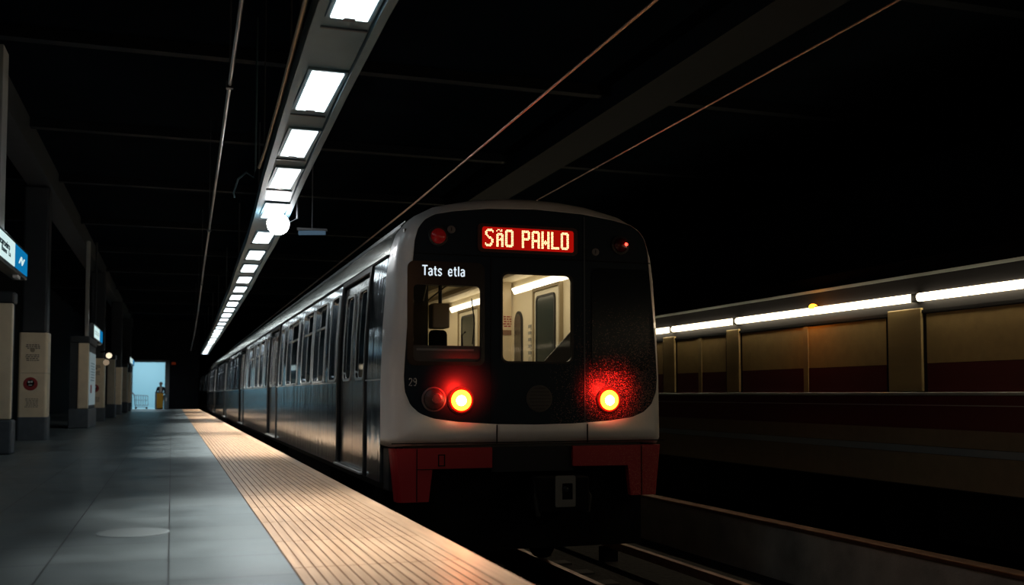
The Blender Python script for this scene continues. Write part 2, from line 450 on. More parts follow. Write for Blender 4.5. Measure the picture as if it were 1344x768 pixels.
# ------------------------------------------------------------------ light line over the platform edge
LP = [(-8, .93), (5.8, .96), (7.5, .99), (9.1, 1.03), (10.7, 1.07), (13, 1.15), (15.2, 1.21), (17, 1.235), (19.3, 1.275), (21.7, 1.33), (23.5, 1.355), (30, 1.43), (40, 1.53), (59.5, 1.69)]
def lx(y):
    for (a, xa), (b, xb) in zip(LP, LP[1:]):
        if a <= y <= b: return xa + (xb - xa) * (y - a) / (b - a)
    return LP[0][1] if y < LP[0][0] else LP[-1][1]
ZL = 3.05
t = thing('light_trough', 'long grey metal trough that carries the row of ceiling light panels', 'trough', (lx(0), 0, ZL), world=True)
bm = bmesh.new()
def ribbon(bm, xl, xr, z0, z1, ys):
    rings = []
    for y in ys:
        c = lx(y); rings.append([bm.verts.new((c + xl, y, z0)), bm.verts.new((c + xr, y, z0)), bm.verts.new((c + xr, y, z1)), bm.verts.new((c + xl, y, z1))])
    for a, b in zip(rings, rings[1:]):
        for k in range(4): bm.faces.new((a[k], a[(k + 1) % 4], b[(k + 1) % 4], b[k]))
    bm.faces.new(rings[0]); bm.faces.new(rings[-1])
YS = [-7.8] + [5 + .8 * k for k in range(69)]
ribbon(bm, -.15, .15, ZL, ZL + .08, YS); link('underside', bm, M['trough'], t)
for a, b in ((-.21, -.155), (.155, .21)):
    bm = bmesh.new(); ribbon(bm, a, b, ZL - .035, ZL + .1, YS); link('side_lip', bm, M['trough'], t)
for k in range(10):
    y = -5 + 7 * k; c = lx(y)
    link('hanger_rod', tube(bmesh.new(), [(c, y, ZL + .08), (c, y, CEIL)], .012), M['troughdark'], t)
# light units
ys = []
ys += [4.96, 7.0, 8.62, 10.15, 12.1, 14.3, 16.2, 18.0]
ys = [y for y in ys if not (3.7 < y < 4.9)]
y = 19.9
while y < 58.8: ys.append(y); y += 1.85 if y < 40 else 2.1
ordn = ['first', 'second', 'third', 'fourth', 'fifth', 'sixth', 'seventh', 'eighth', 'ninth', 'tenth', 'eleventh', 'twelfth', 'thirteenth', 'fourteenth', 'fifteenth', 'sixteenth', 'seventeenth', 'eighteenth', 'nineteenth', 'twentieth', 'twenty-first', 'twenty-second', 'twenty-third', 'twenty-fourth', 'twenty-fifth', 'twenty-sixth', 'twenty-seventh', 'twenty-eighth', 'twenty-ninth', 'thirtieth', 'thirty-first', 'thirty-second', 'thirty-third', 'thirty-fourth']
seen = 0
for y in ys:
    c = lx(y + .5)
    L = .98 if y < 20 else 1.02
    if y > 4:
        lab = 'bright white ceiling light panel, %s along the trough counting away from the photo\'s top edge' % ordn[seen]; seen += 1
    else:
        lab = 'white ceiling light panel behind the viewpoint, outside the photo, %.0f metres along the trough' % (y + 8)
    u = thing('ceiling_light', lab, 'light', (c, y, ZL), 'ceiling light panels over the platform edge')
    di = 0 if y > 4 else 1
    if 8.0 < y < 13.0: di = 1
    if y > 17 and int(y * .3) % 3 == 0: di = 2
    if y > 30 and int(y * .2) % 3 == 0: di = 1
    w = .108
    link('diffuser', B(-w, w, 0, L, -.028, -.004), M['diff'][di], u)
    bm = bmesh.new()
    box(bm, -w - .03, -w - .002, -.03, L + .03, -.022, -.001); box(bm, w + .002, w + .03, -.03, L + .03, -.022, -.001)
    box(bm, -w - .002, w + .002, -.03, -.002, -.022, -.001); box(bm, -w - .002, w + .002, L + .002, L + .03, -.022, -.001)
    link('frame', bm, M['trough'], u)
    if y > 4:
        e = (30, 4, 14)[di] * (1.0 if y < 14 else 1.35)
        l = light('louvre_light', 'AREA', (c, y + L / 2, ZL - .05), e, (1.0, .95, .88), (0, 0, 0), .22, .9)
        l.data.spread = math.radians(62)
    if y < 40:
        link('clip', B(-.035, .035, L - .03, L + .02, -.034, -.029), M['troughdark'], u)
        link('seam', B(-.15, .15, L + .22, L + .24, -.012, -.0005), M['troughdark'], u)

# the glaring round lamp hung beside the fifth panel
t = thing('round_lamp', 'dazzling round white lamp hanging at the side of the light trough', 'lamp', (1.19, 12.55, 2.87), world=True)
link('bulb', lathe(bmesh.new(), [(.001, -.13), (.075, -.10), (.12, -.05), (.132, 0), (.12, .05), (.075, .10), (.001, .13)], (1.19, 12.55, 2.87), 'Y'), M['bulb'], t, True)
link('lamp_stem', tube(bmesh.new(), [(1.42, 12.55, CEIL), (1.42, 12.55, 2.95), (1.29, 12.55, 2.88)], .015), M['troughdark'], t)
# faint tube lamp to the right of it
t = thing('tube_lamp', 'dim bluish tube lamp hanging to the right of the dazzling lamp', 'lamp', (1.78, 14, 3.0), world=True)
link('tube', tube(bmesh.new(), [(1.6, 14, 3.0), (1.96, 14.0, 3.02)], .03, 12), M['faint'], t, True)
bm = bmesh.new(); box(bm, 1.58, 1.98, 13.97, 14.03, 3.04, 3.07); tube(bm, [(1.78, 14, 3.07), (1.78, 14, CEIL)], .008)
link('bracket', bm, M['troughdark'], t)

# conduits and overhead wires
t = thing('conduit_pipe', 'thin steel conduit pipe hanging left of the light trough', 'pipe', (.4, 0, 3.3), world=True)
pts = [(.36, -7.9, 3.3), (.38, 6.5, 3.3), (.43, 10.5, 3.3), (.56, 20.7, 3.3), (.72, 32, 3.3), (.87, 45, 3.3), (1.0, 60.9, 3.3)]
link('pipe', tube(bmesh.new(), pts, .016, 10), M['steelpipe'], t, True)
for y, x in ((2, .37), (8.4, .405), (16, .50), (24, .605), (32, .72), (40, .81), (48, .9)):
    bm = bmesh.new(); box(bm, x - .028, x + .028, y, y + .06, 3.27, 3.33); tube(bm, [(x, y + .03, 3.33), (x, y + .03, CEIL)], .006)
    link('pipe_hanger', bm, M['troughdark'], t)
t = thing('brass_conduit', 'brownish conduit pipe running along the left edge of the light trough', 'pipe', (.75, 0, 3.1), world=True)
link('pipe', tube(bmesh.new(), [(.62, -7.9, 3.1), (.70, 5.8, 3.1), (.76, 8, 3.1), (.80, 9.8, 3.1), (.81, 10.6, 3.12)], .016, 10), mat('brass_pipe', (.5, .38, .24), .4, metal=.8), t, True)
for y, x in ((1, .68), (7, .735), (9.9, .80)):
    link('pipe_hanger', tube(bmesh.new(), [(x, y, 3.1), (x, y, CEIL)], .007), M['troughdark'], t)
t = thing('drop_cable', 'dark cable looping down from the ceiling beside the light trough', 'cable', (.66, 12, 3.2), world=True)
link('cable', tube(bmesh.new(), [(.82, 11.5, 3.2), (.74, 11.5, 3.25), (.66, 11.6, 3.19), (.62, 11.7, 3.05), (.63, 11.7, 3.0)][::-1] + [(.84, 11.5, 3.3), (.84, 11.5, 4), (.84, 11.5, CEIL)], .01), M['trough'], t, True)
for pts, r, lab in (([(2.66, -7.9, 3.15), (2.69, 5.4, 3.15), (2.79, 12.4, 3.15), (2.95, 84, 3.15)], .011, 'left overhead wire, bright copper line meeting the left of the grey train roof'),
                 ([(4.0, -7.9, 3.15), (4.06, 5, 3.15), (4.14, 11.2, 3.15), (4.3, 84, 3.15)], .0065, 'right overhead wire, dull copper line meeting the middle of the grey train roof')):
    tag(link('overhead_wire', tube(bmesh.new(), pts, r, 6), M['wire'], None, True), lab, 'wire', 'overhead wires')
# added warm spot without a fixture, picks the wires out
light('wire_fill_spot', 'SPOT', (3.0, 1.5, 2.6), 28, (1, .45, .2), (math.radians(96), 0, 0), .05, spot_size=math.radians(50), spot_blend=.6)

# ------------------------------------------------------------------ pillars and kiosks on the platform
def lines(bm, fn, u0, u1, v, n, h, gap, rnd):
    for k in range(n):
        u = u0 + (u1 - u0) * rnd.uniform(0, .12)
        while u < u1 - .01:
            w = rnd.uniform(.018, .05); e = min(u + w, u1)
            a = [fn(u, v - k * gap), fn(e, v - k * gap), fn(e, v - k * gap - h), fn(u, v - k * gap - h)]
            bm.faces.new([bm.verts.new(p) for p in a]); u = e + .012

def make_pillar(label, x, y, detail):
    p = thing('platform_pillar', label, 'pillar', (x, y, 0), 'square pillars along the left of the platform')
    w = .50
    link('base', vbox(-w + .01, 0.01, -.01, .49, 0, .41, .05), M['plinth'], p)
    link('cream_panel', vbox(-w + .02, 0, 0, .48, .412, 1.187, .05), M['cream'], p, False)
    link('cream_panel', vbox(-w + .02, 0, 0, .48, 1.193, 1.91, .05), M['cream'], p, False)
    link('shaft', B(-w + .05, -.03, .03, .45, 1.91, 4.54, bev=.04), M['pillar'], p)
    if detail:
        e = link('emblem', lathe(bmesh.new(), [(.118, 0), (.118, .006), (.105, .01)], (-.27, .0, 1.0), 'Y', 36), M['redmark'], p)
        bm = lathe(bmesh.new(), [(.062, .01), (.062, .014)], (-.27, 0, 1.01), 'Y', 24)
        link('emblem_centre', bm, M['black'], e)
        bm = bmesh.new()
        for (a, b, c, d) in ((-.31, -.275, 1.015, 1.05), (-.265, -.235, 1.02, 1.055), (-.30, -.245, .97, .985)): box(bm, a, b, -.017, -.013, c, d)
        link('emblem_mark', bm, mat('emblem_white', (.5, .6, .6), .5), e)
        rnd = random.Random(3)
        bm = bmesh.new(); f = lambda u, v: (u, -.004, v)
        lines(bm, f, -.36, -.13, 1.70, 3, .018, .030, rnd); link('notice', bm, M['ink'], p)
        bm = bmesh.new()
        lines(bm, f, -.37, -.14, 1.52, 4, .016, .032, rnd)
        link('notice', bm, M['ink'], p)
        bm = lathe(bmesh.new(), [(.04, 0.003), (.04, .006)], (-.25, 0, 1.60), 'Y', 20); link('notice_symbol', bm, mat('faded_ink', (.30, .25, .18), .7), p)
        bm = bmesh.new(); lines(bm, f, -.36, -.14, .74, 6, .014, .028, rnd); link('notice', bm, mat('faded_ink_b', (.26, .22, .17), .7), p)
    return p
make_pillar('nearest square pillar with cream panels, dark plinth and round red emblem', -2.1, 19.9, True)
make_pillar('second square pillar with cream panels and red emblem, beyond the poster kiosk', -1.93, 33.4, True)
make_pillar('third square pillar with cream panels, deep in the platform', -1.9, 44.0, False)
make_pillar('fourth square pillar with cream panels, close to the bright doorway', -1.9, 54.0, False)

def make_kiosk(label, x, y, ln, poster, fw=.5):
    p = thing('platform_kiosk', label, 'kiosk', (x, y, 0), 'kiosks with lit signs between the pillars')
    link('base', B(-fw - .2, .02, -.02, ln, 0, .47, bev=.03), M['plinth'], p)
    link('front_panel', B(-fw, 0, 0, .10, .472, 2.05, bev=.02), M['cream'], p)
    link('front_frame', B(-fw - .18, -fw - .004, .03, .10, .472, 2.05), M['pillar'], p)
    link('body', B(-fw - .18, -.02, .1, ln, .472, 2.05, bev=.02), M['pillar'], p)
    link('top_box', B(-fw - .2, .01, .05, ln, 2.052, 2.22, bev=.03), M['pillar'], p)
    if poster: link('upright', B(-.12, -.03, .1, .25, 2.222, 4.54, bev=.02), mat('upright_grey', (.4, .42, .4), .45), p)
    if poster:
        q = link('poster', B(-.018, .004, .35, ln - .3, .55, 1.85), M['poster'], p)
        link('poster_mark', B(.0045, .008, .6, 1.0, .85, 1.05), M['redmark'], q)
        rnd = random.Random(5); bm = bmesh.new(); lines(bm, lambda u, v: (.006, u, v), .55, 1.9, 1.6, 7, .03, .07, rnd)
        link('poster_text', bm, mat('poster_ink', (.2, .35, .42), .6), q)
    return p
make_kiosk('nearest dark kiosk with a cream front at the left edge of the photo', -2.06, 15.3, .34, False)
make_kiosk('second kiosk with a cream front and a pale lit poster on its side', -1.90, 26.6, 2.6, True, .24)
make_kiosk('third kiosk with a narrow cream front, far down the platform', -1.9, 38.6, 1.0, False, .25)
make_kiosk('fourth kiosk with a narrow cream front, last before the doorway', -1.9, 49.4, 1.0, False, .25)

def make_sign(label, x, y0, y1, z0, z1, text, hang):
    s = thing('lit_sign', label, 'sign', (x, (y0 + y1) / 2, z0), 'lit station signs above the kiosks', world=True)
    link('sign_case', B(x - .18, x, y0 - .06, y1 + .06, z0 - .05, z1 + .05, bev=.015), M['sign_frame'], s)
    ym = y0 + (y1 - y0) * .62
    q = link('white_face', B(x, x + .008, y0, ym, z0, z1), M['sign_white'], s)
    b = link('blue_face', B(x, x + .008, ym, y1, z0, z1), M['sign_blue'], s)
    if text:
        bm = text_bm('Tucaroeiro', .16, lambda a, c, d: (x + .010 + d, (y0 + ym) / 2 + .02 + a * 1.35, (z0 + z1) / 2 + .03 + c * .75), .02)
        link('lettering', bm, M['sign_ink'], q)
        for wd_, yo in (('Rua', -.48), ('Banes', .02), ('La', .45)):
            bm = text_bm(wd_, .13, lambda a, c, d: (x + .010 + d, (y0 + ym) / 2 + .05 + yo + a * 1.35, (z0 + z1) / 2 - .05 + c * .7), .01)
            link('lettering', bm, M['sign_ink'], q)
        bm = tube(bmesh.new(), [(x + .012, ym + .35 + q * .09, (z0 + z1) / 2 - .03 + .045 * ((q % 3) - .6)) for q in range(6)], .012, 6)
        link('lettering', bm, M['sign_white'], b)
    else:
        rnd = random.Random(int(y0)); bm = bmesh.new()
        lines(bm, lambda u, v: (x + .0095, u * 8, v), (y0 + .2) / 8, (ym - .2) / 8, (z0 + z1) / 2 + .03, 2, .02, .06, rnd); link('lettering', bm, M['sign_ink'], q)
    if text: link('sign_post', B(x - .14, x - .04, 13.35, 13.75, z1 + .052, CEIL - .002, bev=.01), M['upright'], s)
    else: link('sign_post', tube(bmesh.new(), [(x - .09, (y0 + y1) / 2, z1 + .05), (x - .09, (y0 + y1) / 2, CEIL - .002)], .03), M['pillar'], s)
    bm = B(x - .08, x - .02, y1 - .7, y1 - .45, z0 - .09, z0 - .05); link('downlight', bm, M['white'], s)
    return s
make_sign('large white and blue lit sign cut by the left edge of the photo', -1.93, 12.4, 15.5, 2.44, 2.74, True, True)
make_sign('second lit sign, blue and white, above the poster kiosk', -1.93, 28.6, 31.9, 2.30, 2.61, False, True)
make_sign('small distant lit sign glowing cyan beside the doorway', -1.93, 53.0, 58.5, 2.38, 2.62, False, True)
light('sign_glow', 'POINT', (-2.0, 14.2, 2.9), 3.0, (.8, .95, 1), size=.1)
light('sign_glow', 'POINT', (-1.95, 27.2, 2.75), 2.5, (.8, .95, 1), size=.1)
for x, y, e in ((-.6, 12.6, 16), (-.6, 17.0, 22), (-.7, 24.2, 22), (-.7, 30.2, 26), (-.8, 41, 26), (-.8, 50, 24)):
    light('pillar_fill', 'SPOT', (x, y, 2.9), e, (1, .9, .74), Vector((-1.6, 2.4, -2.1)).to_track_quat('-Z', 'Y').to_euler(), .08, spot_size=math.radians(60), spot_blend=.9)  # added spots, no fixtures, to brighten the pillar and kiosk fronts
light('doorway_fill', 'SPOT', (-.9, 56.5, 2.4), 40, (.9, .95, 1), Vector((.3, 3.6, -1.6)).to_track_quat('-Z', 'Y').to_euler(), .08, spot_size=math.radians(50), spot_blend=.8)  # extra spot with no fixture, added to light the yellow cabinet
light('track_fill', 'SPOT', (3.2, -2.5, 2.9), 34, (1, .93, .8), Vector((4.2, 11, -3.7)).to_track_quat('-Z', 'Y').to_euler(), .1, spot_size=math.radians(34), spot_blend=.9)  # unseen spot added to lift the kerb out of the dark
# small wall lamps near the second kiosk
t = thing('wall_lamp', 'small warm white lamp cluster beyond the second lit sign', 'lamp', (-1.75, 32.6, 1.95), world=True)
link('lamp_arm', tube(bmesh.new(), [(-2.1, 33.5, 2.1), (-1.85, 33.2, 2.12), (-1.8, 33.0, 2.05)], .025), M['black'], t)
link('lamp_globe', lathe(bmesh.new(), [(.001, -.09), (.07, -.06), (.09, 0), (.07, .06), (.001, .09)], (-1.8, 33.0, 1.98), 'Z', 16), emis('globe', (1, .85, .6), 1.1), t, True)
link('lamp_globe', lathe(bmesh.new(), [(.001, -.09), (.07, -.06), (.09, 0), (.07, .06), (.001, .09)], (-1.83, 32.2, 1.75), 'Z', 16), emis('globe_b', (1, .75, .5), .25), t, True)

# floor disc
tag(link('floor_marker', lathe(bmesh.new(), [(.205, 0.0), (.205, .003), (.195, .005)], (-.2, 6.45, 0), 'Z', 48), M['disc']), 'pale round disc set flat on the grey tiled platform floor', 'floor marker')

# ------------------------------------------------------------------ far end: trolley, yellow cabinet, bin, person
t = thing('luggage_trolley', 'wire luggage trolley standing inside the bright doorway', 'trolley', (-1.65, 62, 0), world=True)
bm = bmesh.new(); X0, X1 = -2.0, -1.28
for y in (61.7, 62.2):
    tube(bm, [(X0, y, .78), (X1, y, .74), (X1 + .03, y, .2), (X0 + .05, y, .2), (X0, y, .78)], .018)
    for k in range(1, 6): tube(bm, [(X0 + k * .12, y, .22), (X0 - .02 + k * .125, y, .74)], .007)
    tube(bm, [(X0, y, .5), (X1, y, .48)], .012)
for x, z in ((X0, .78), (X1, .74), (X1 + .03, .2), (X0 + .05, .2)): tube(bm, [(x, 61.7, z), (x, 62.2, z)], .016)
link('basket', bm, M['cart'], t)
link('push_handle', tube(bmesh.new(), [(X0, 61.7, .78), (X0 - .1, 61.7, .92), (X0 - .1, 62.2, .92), (X0, 62.2, .78)], .02), M['redmark'], t)
bm = bmesh.new(); tube(bm, [(X0 + .05, 61.7, .2), (X0 + .1, 61.72, .1), (X1 + .0, 61.72, .1)], .014); tube(bm, [(X0 + .05, 62.2, .2), (X0 + .1, 62.18, .1), (X1, 62.18, .1)], .014)
link('chassis', bm, M['cart'], t)
for x in (X0 + .1, X1 - .05):
    for y in (61.72, 62.18): link('wheel', lathe(bmesh.new(), [(.03, -.02), (.055, -.015), (.055, .015), (.03, .02)], (x, y, .056), 'Y', 16), M['rubber'], t)

t = thing('yellow_cabinet', 'yellow upright cabinet with grey side standing at the right of the doorway', 'cabinet', (-.6, 60.4, 0), world=True)
link('cabinet_body', B(-.78, -.44, 59.9, 60.25, .05, .90, bev=.03), M['yellow'], t)
link('side_panel', B(-.86, -.785, 59.9, 60.25, .05, .98, bev=.015), M['binblue'], t)
link('cabinet_top', B(-.80, -.43, 59.88, 60.27, .902, .94, bev=.01), M['black'], t)
link('cabinet_base', B(-.84, -.44, 59.92, 60.23, 0, .048), M['black'], t)
link('handle', tube(bmesh.new(), [(-.52, 59.9, .7), (-.52, 59.86, .72), (-.52, 59.86, .8), (-.52, 59.9, .82)], .01), M['black'], t)
t = thing('waste_bin', 'blue-grey waste bin beside the yellow cabinet', 'bin', (-.3, 60.4, 0), world=True)
bm = bmesh.new(); lathe(bm, [(.10, 0), (.12, .02), (.135, .72), (.14, .73)], (-.28, 60.45, 0), 'Z', 20); link('bin_body', bm, M['binblue'], t)
link('bin_lid', lathe(bmesh.new(), [(.145, .731), (.145, .76), (.08, .82), (.001, .83)], (-.28, 60.45, 0), 'Z', 20), M['binblue'], t)
link('label_patch', B(-.31, -.24, 60.312, 60.318, .45, .62), M['white'], t)

def person(label, loc, rz):
    p = thing('person', label, 'person', loc, rz=rz)
    S = 1.5 / 1.72
    V = {'pelvis': (0, 0, .92, .13), 'waist': (0, 0, 1.05, .12), 'chest': (0, .0, 1.26, .145), 'neck0': (0, 0, 1.43, .075), 'neck': (0, -.01, 1.49, .055), 'jaw': (0, -.03, 1.55, .078), 'head': (0, -.01, 1.64, .108), 'crown': (0, .0, 1.73, .085)}
    E = [('pelvis', 'waist'), ('waist', 'chest'), ('chest', 'neck0'), ('neck0', 'neck'), ('neck', 'jaw'), ('jaw', 'head'), ('head', 'crown')]
    for s, n in ((-1, 'l'), (1, 'r')):
        V.update({n + 'hip': (s * .09, 0, .86, .10), n + 'knee': (s * .10, -.01, .48, .065), n + 'ank': (s * .105, .02, .09, .045), n + 'toe': (s * .12, -.14, .04, .038),
                  n + 'sho': (s * .18, 0, 1.39, .06), n + 'elb': (s * .25, .02, 1.12, .045), n + 'wri': (s * .20, -.20, 1.00, .032), n + 'palm': (s * .18, -.27, .985, .033)})
        E += [('pelvis', n + 'hip'), (n + 'hip', n + 'knee'), (n + 'knee', n + 'ank'), (n + 'ank', n + 'toe'), ('chest', n + 'sho'), (n + 'sho', n + 'elb'), (n + 'elb', n + 'wri'), (n + 'wri', n + 'palm')]
        for f, (dx, dy) in enumerate(((-.03, -.07), (-.01, -.085), (.012, -.08), (.032, -.06), (-.05, -.03))):
            V[n + 'f%da' % f] = (s * .18 + dx * .8, -.27 + dy * .55, .98, .009); V[n + 'f%db' % f] = (s * .18 + dx, -.27 + dy, .965, .008)
            E += [(n + 'palm', n + 'f%da' % f), (n + 'f%da' % f, n + 'f%db' % f)]
    keys = list(V); me = bpy.data.meshes.new('body')
    me.from_pydata([tuple(c * S for c in V[k][:3]) for k in keys], [(keys.index(a), keys.index(b)) for a, b in E], [])
    o = bpy.data.objects.new('body', me); COL.objects.link(o)
    me.skin_vertices.new() if hasattr(me.skin_vertices, 'new') else None
    md = o.modifiers.new('Skin', 'SKIN')
    if not me.skin_vertices:
        bpy.context.view_layer.objects.active = o
    for k, sv in zip(keys, me.skin_vertices[0].data):
        sv.radius = (V[k][3] * S, V[k][3] * S)
    me.skin_vertices[0].data[0].use_root = True
    o.modifiers.new('Subsurf', 'SUBSURF').levels = 2
    dg = bpy.context.evaluated_depsgraph_get(); dg.update()
    m2 = bpy.data.meshes.new_from_object(o.evaluated_get(dg))
    bpy.data.objects.remove(o)
    body = link_me('body', m2, M['skin'], p, True)
    # clothing as shells offset from the body surface
    def cloth(name, test, off, m):
        bm = bmesh.new(); bm.from_mesh(m2); bm.normal_update()
        bmesh.ops.delete(bm, geom=[f for f in bm.faces if not test(f.calc_center_median() / S)], context='FACES')
        bm.normal_update()
        for v in bm.verts: v.co += v.normal * off
        me3 = bpy.data.meshes.new(name); bm.to_mesh(me3); bm.free()
        return link_me(name, me3, m, p, True)
    cloth('jacket', lambda c: .90 < c.z < 1.46 and c.y > -.21, .012, M['jacket'])
    cloth('shirt_front', lambda c: 1.1 < c.z < 1.44 and abs(c.x) < .07 and c.y < -.03, .016, M['shirt'])
    cloth('trousers', lambda c: .1 < c.z < .93 and abs(c.x) < .24 and c.y > -.16, .009, M['trousers'])
    cloth('hair', lambda c: c.z > 1.57 and (c.y > .0 or c.z > 1.705), .012, M['hair'])
    cloth('shoes', lambda c: c.z < .10, .008, M['black'])
    bm = bmesh.new()
    for s in (-1, 1): lathe(bm, [(.001, -.004), (.012, 0), (.001, .006)], (s * .033 * S, -.098 * S, 1.65 * S), 'Y', 8)
    link('eyes', bm, M['black'], p)
    link('nose', lathe(bmesh.new(), [(.018, -.01), (.014, .01), (.004, .024)], (0, -.10 * S, 1.61 * S), 'Y', 8), M['skin'], p, True)
    link('mouth', B(-.022, .022, -.097, -.086, 1.362, 1.370), M['redmark'], p)
    for s in (-1, 1): link('ear', lathe(bmesh.new(), [(.001, -.008), (.025, 0), (.001, .012)], (s * .092 * S, 0, 1.63 * S), 'X', 10), M['skin'], p, True)
    return p
person('person in a dark jacket standing behind the yellow cabinet in the doorway', (-.57, 60.72, 0), 0)

t = thing('wall_beacon', 'dim rusty red lamp on the far wall right of the doorway', 'lamp', (.09, 60.99, 2.55), world=True)
link('beacon_case', B(-.05, .23, 60.93, 61.0, 2.45, 2.68, bev=.02), M['black'], t)
link('beacon_lens', B(-.02, .20, 60.92, 60.93, 2.49, 2.64), M['rustlamp'], t)

# ------------------------------------------------------------------ the grey train
CX = 3.41; YF = 9.6
PROF = [(1.44, .30), (1.44, .95), (1.42, 1.5), (1.385, 2.0), (1.35, 2.25), (1.295, 2.42), (1.18, 2.56), (.98, 2.665), (.6, 2.75), (.3, 2.785), (0, 2.795)]
def hw(z):
    if z <= PROF[0][1]: return PROF[0][0]
    for (a, za), (b, zb) in zip(PROF, PROF[1:]):
        if za <= z <= zb: return a + (b - a) * (z - za) / (zb - za)
    return 0
OUT = [(CX + a, z) for a, z in PROF] + [(CX - a, z) for a, z in reversed(PROF[:-1])]
MH = [(0, 2.665), (.5, 2.645), (.85, 2.60), (1.04, 2.56), (1.14, 2.50), (1.20, 2.42), (1.235, 2.30), (1.27, 1.9), (1.31, 1.4), (1.335, .98), (1.325, .84), (1.27, .71), (1.18, .63), (1.05, .58), (.8, .545), (.4, .52), (0, .512)]
MC = 3.435
MASK = [(MC + a, z) for a, z in MH] + [(MC - a, z) for a, z in reversed(MH[1:-1])]
def polar(poly, n, c):
    """the outline sampled by direction from c"""
    res = []
    for k in range(n):
        a = 2 * PI * k / n + .0007; d = (math.cos(a), math.sin(a)); best = None
        for p, q in zip(poly, poly[1:] + poly[:1]):
            ex, ez = q[0] - p[0], q[1] - p[1]; det = d[0] * (-ez) + ex * d[1]
            if abs(det) < 1e-9: continue
            px, pz = p[0] - c[0], p[1] - c[1]
            s = (px * (-ez) + ex * pz) / det; u = (d[0] * pz - d[1] * px) / det
            if s > 0 and -1e-6 <= u <= 1 + 1e-6: best = s if best is None else max(best, s)
        res.append((c[0] + d[0] * best, c[1] + d[1] * best))
    return res

T = thing('metro_train', 'grey metro train with a black front and red tail lamps standing at the platform', 'train', (CX, YF, -1.1), world=True)
N = 240
O = polar(OUT, N, (3.42, 1.5)); K = polar(MASK, N, (3.42, 1.5))
def inset(d):
    r = []
    for (ox, oz), (kx, kz) in zip(O, K):
        v = Vector((kx - ox, kz - oz)); L = v.length
        v = v * (min(d, L * .92) / L) if L > 1e-6 else v
        r.append((ox + v.x, oz + v.y))
    return r
bm = bmesh.new(); rings = []
for lp, y in ((O, 10.08), (O, 9.80), (inset(.012), 9.72), (inset(.04), 9.655), (inset(.085), 9.62), (inset(.13), 9.603), (K, 9.597), (K, 9.63)):
    rings.append([bm.verts.new((x, y, z)) for x, z in lp])
for a, b in zip(rings, rings[1:]):
    for k in range(N): bm.faces.new((a[k], a[(k + 1) % N], b[(k + 1) % N], b[k]))
shell = link('front_shell', bm, M['shell'], T, True)
sub('shell_seam', B(3.027, 3.037, 9.592, 9.602, .33, .515), M['black'], shell)
sub('shell_seam', B(3.985, 3.995, 9.592, 9.602, .33, .515), M['black'], shell)
sub('shell_seam', B(1.985, 4.84, 9.597, 9.607, .338, .347), M['black'], shell)

XZ = lambda y0: (lambda u, v, w: (u, y0 + w, v))
LW = rrect(2.19, 2.865, 1.13, 1.87, .045); MW = rrect(3.09, 3.82, 1.14, 2.005, .06)
mask = link_me('front_panel', (lambda b: (lambda me: (b.to_mesh(me), b.free(), me)[2])(bpy.data.meshes.new('front_panel')))(plate_me([MASK, LW, MW], .03, XZ(9.602))), M['mask'], T)
def S(name, bm, m, parent=mask): return sub(name, bm, m, parent)
S('black_surround', plate_me([rrect(2.13, 2.905, 1.09, 2.10, .07), rrect(2.19, 2.865, 1.13, 1.87, .045)], .008, XZ(9.594)), M['surround'])
S('window_gasket', plate_me([rrect(3.07, 3.84, 1.12, 2.025, .075), MW], .014, XZ(9.59)), M['rubber'])
S('door_seam', B(2.964, 2.972, 9.596, 9.602, .53, 2.165), M['black'])
S('door_seam', B(3.955, 3.968, 9.594, 9.602, .53, 2.62), mat('seam_blue', (.02, .035, .05), .4))
S('panel_seam', B(2.20, 4.70, 9.596, 9.602, 2.166, 2.176), M['black'])
rw = link('dark_window', plate_me([rrect(4.04, 4.69, 1.05, 2.10, .07)], .01, XZ(9.592)), M['maskpane'], T)
# windows
w = link('cab_window', plate_me([rrect(2.195, 2.86, 1.135, 1.865, .043)], .006, XZ(9.61)), M['glass'], T)
sub('lower_blind', B(2.185, 2.87, 9.625, 9.64, 1.12, 1.285), mat('blind_grey', (.035, .037, .04), .4), w)
sub('blind_rail', B(2.23, 2.80, 9.615, 9.625, 1.235, 1.255), mat('rail_grey', (.16, .16, .16), .4), w)
sub('wiper', tube(bmesh.new(), [(2.78, 9.598, 1.30), (2.80, 9.594, 1.5), (2.77, 9.594, 1.75)], .006), M['rubber'], w)
link('door_window', plate_me([rrect(3.095, 3.815, 1.145, 2.0, .058)], .006, XZ(9.61)), M['glass'], T)

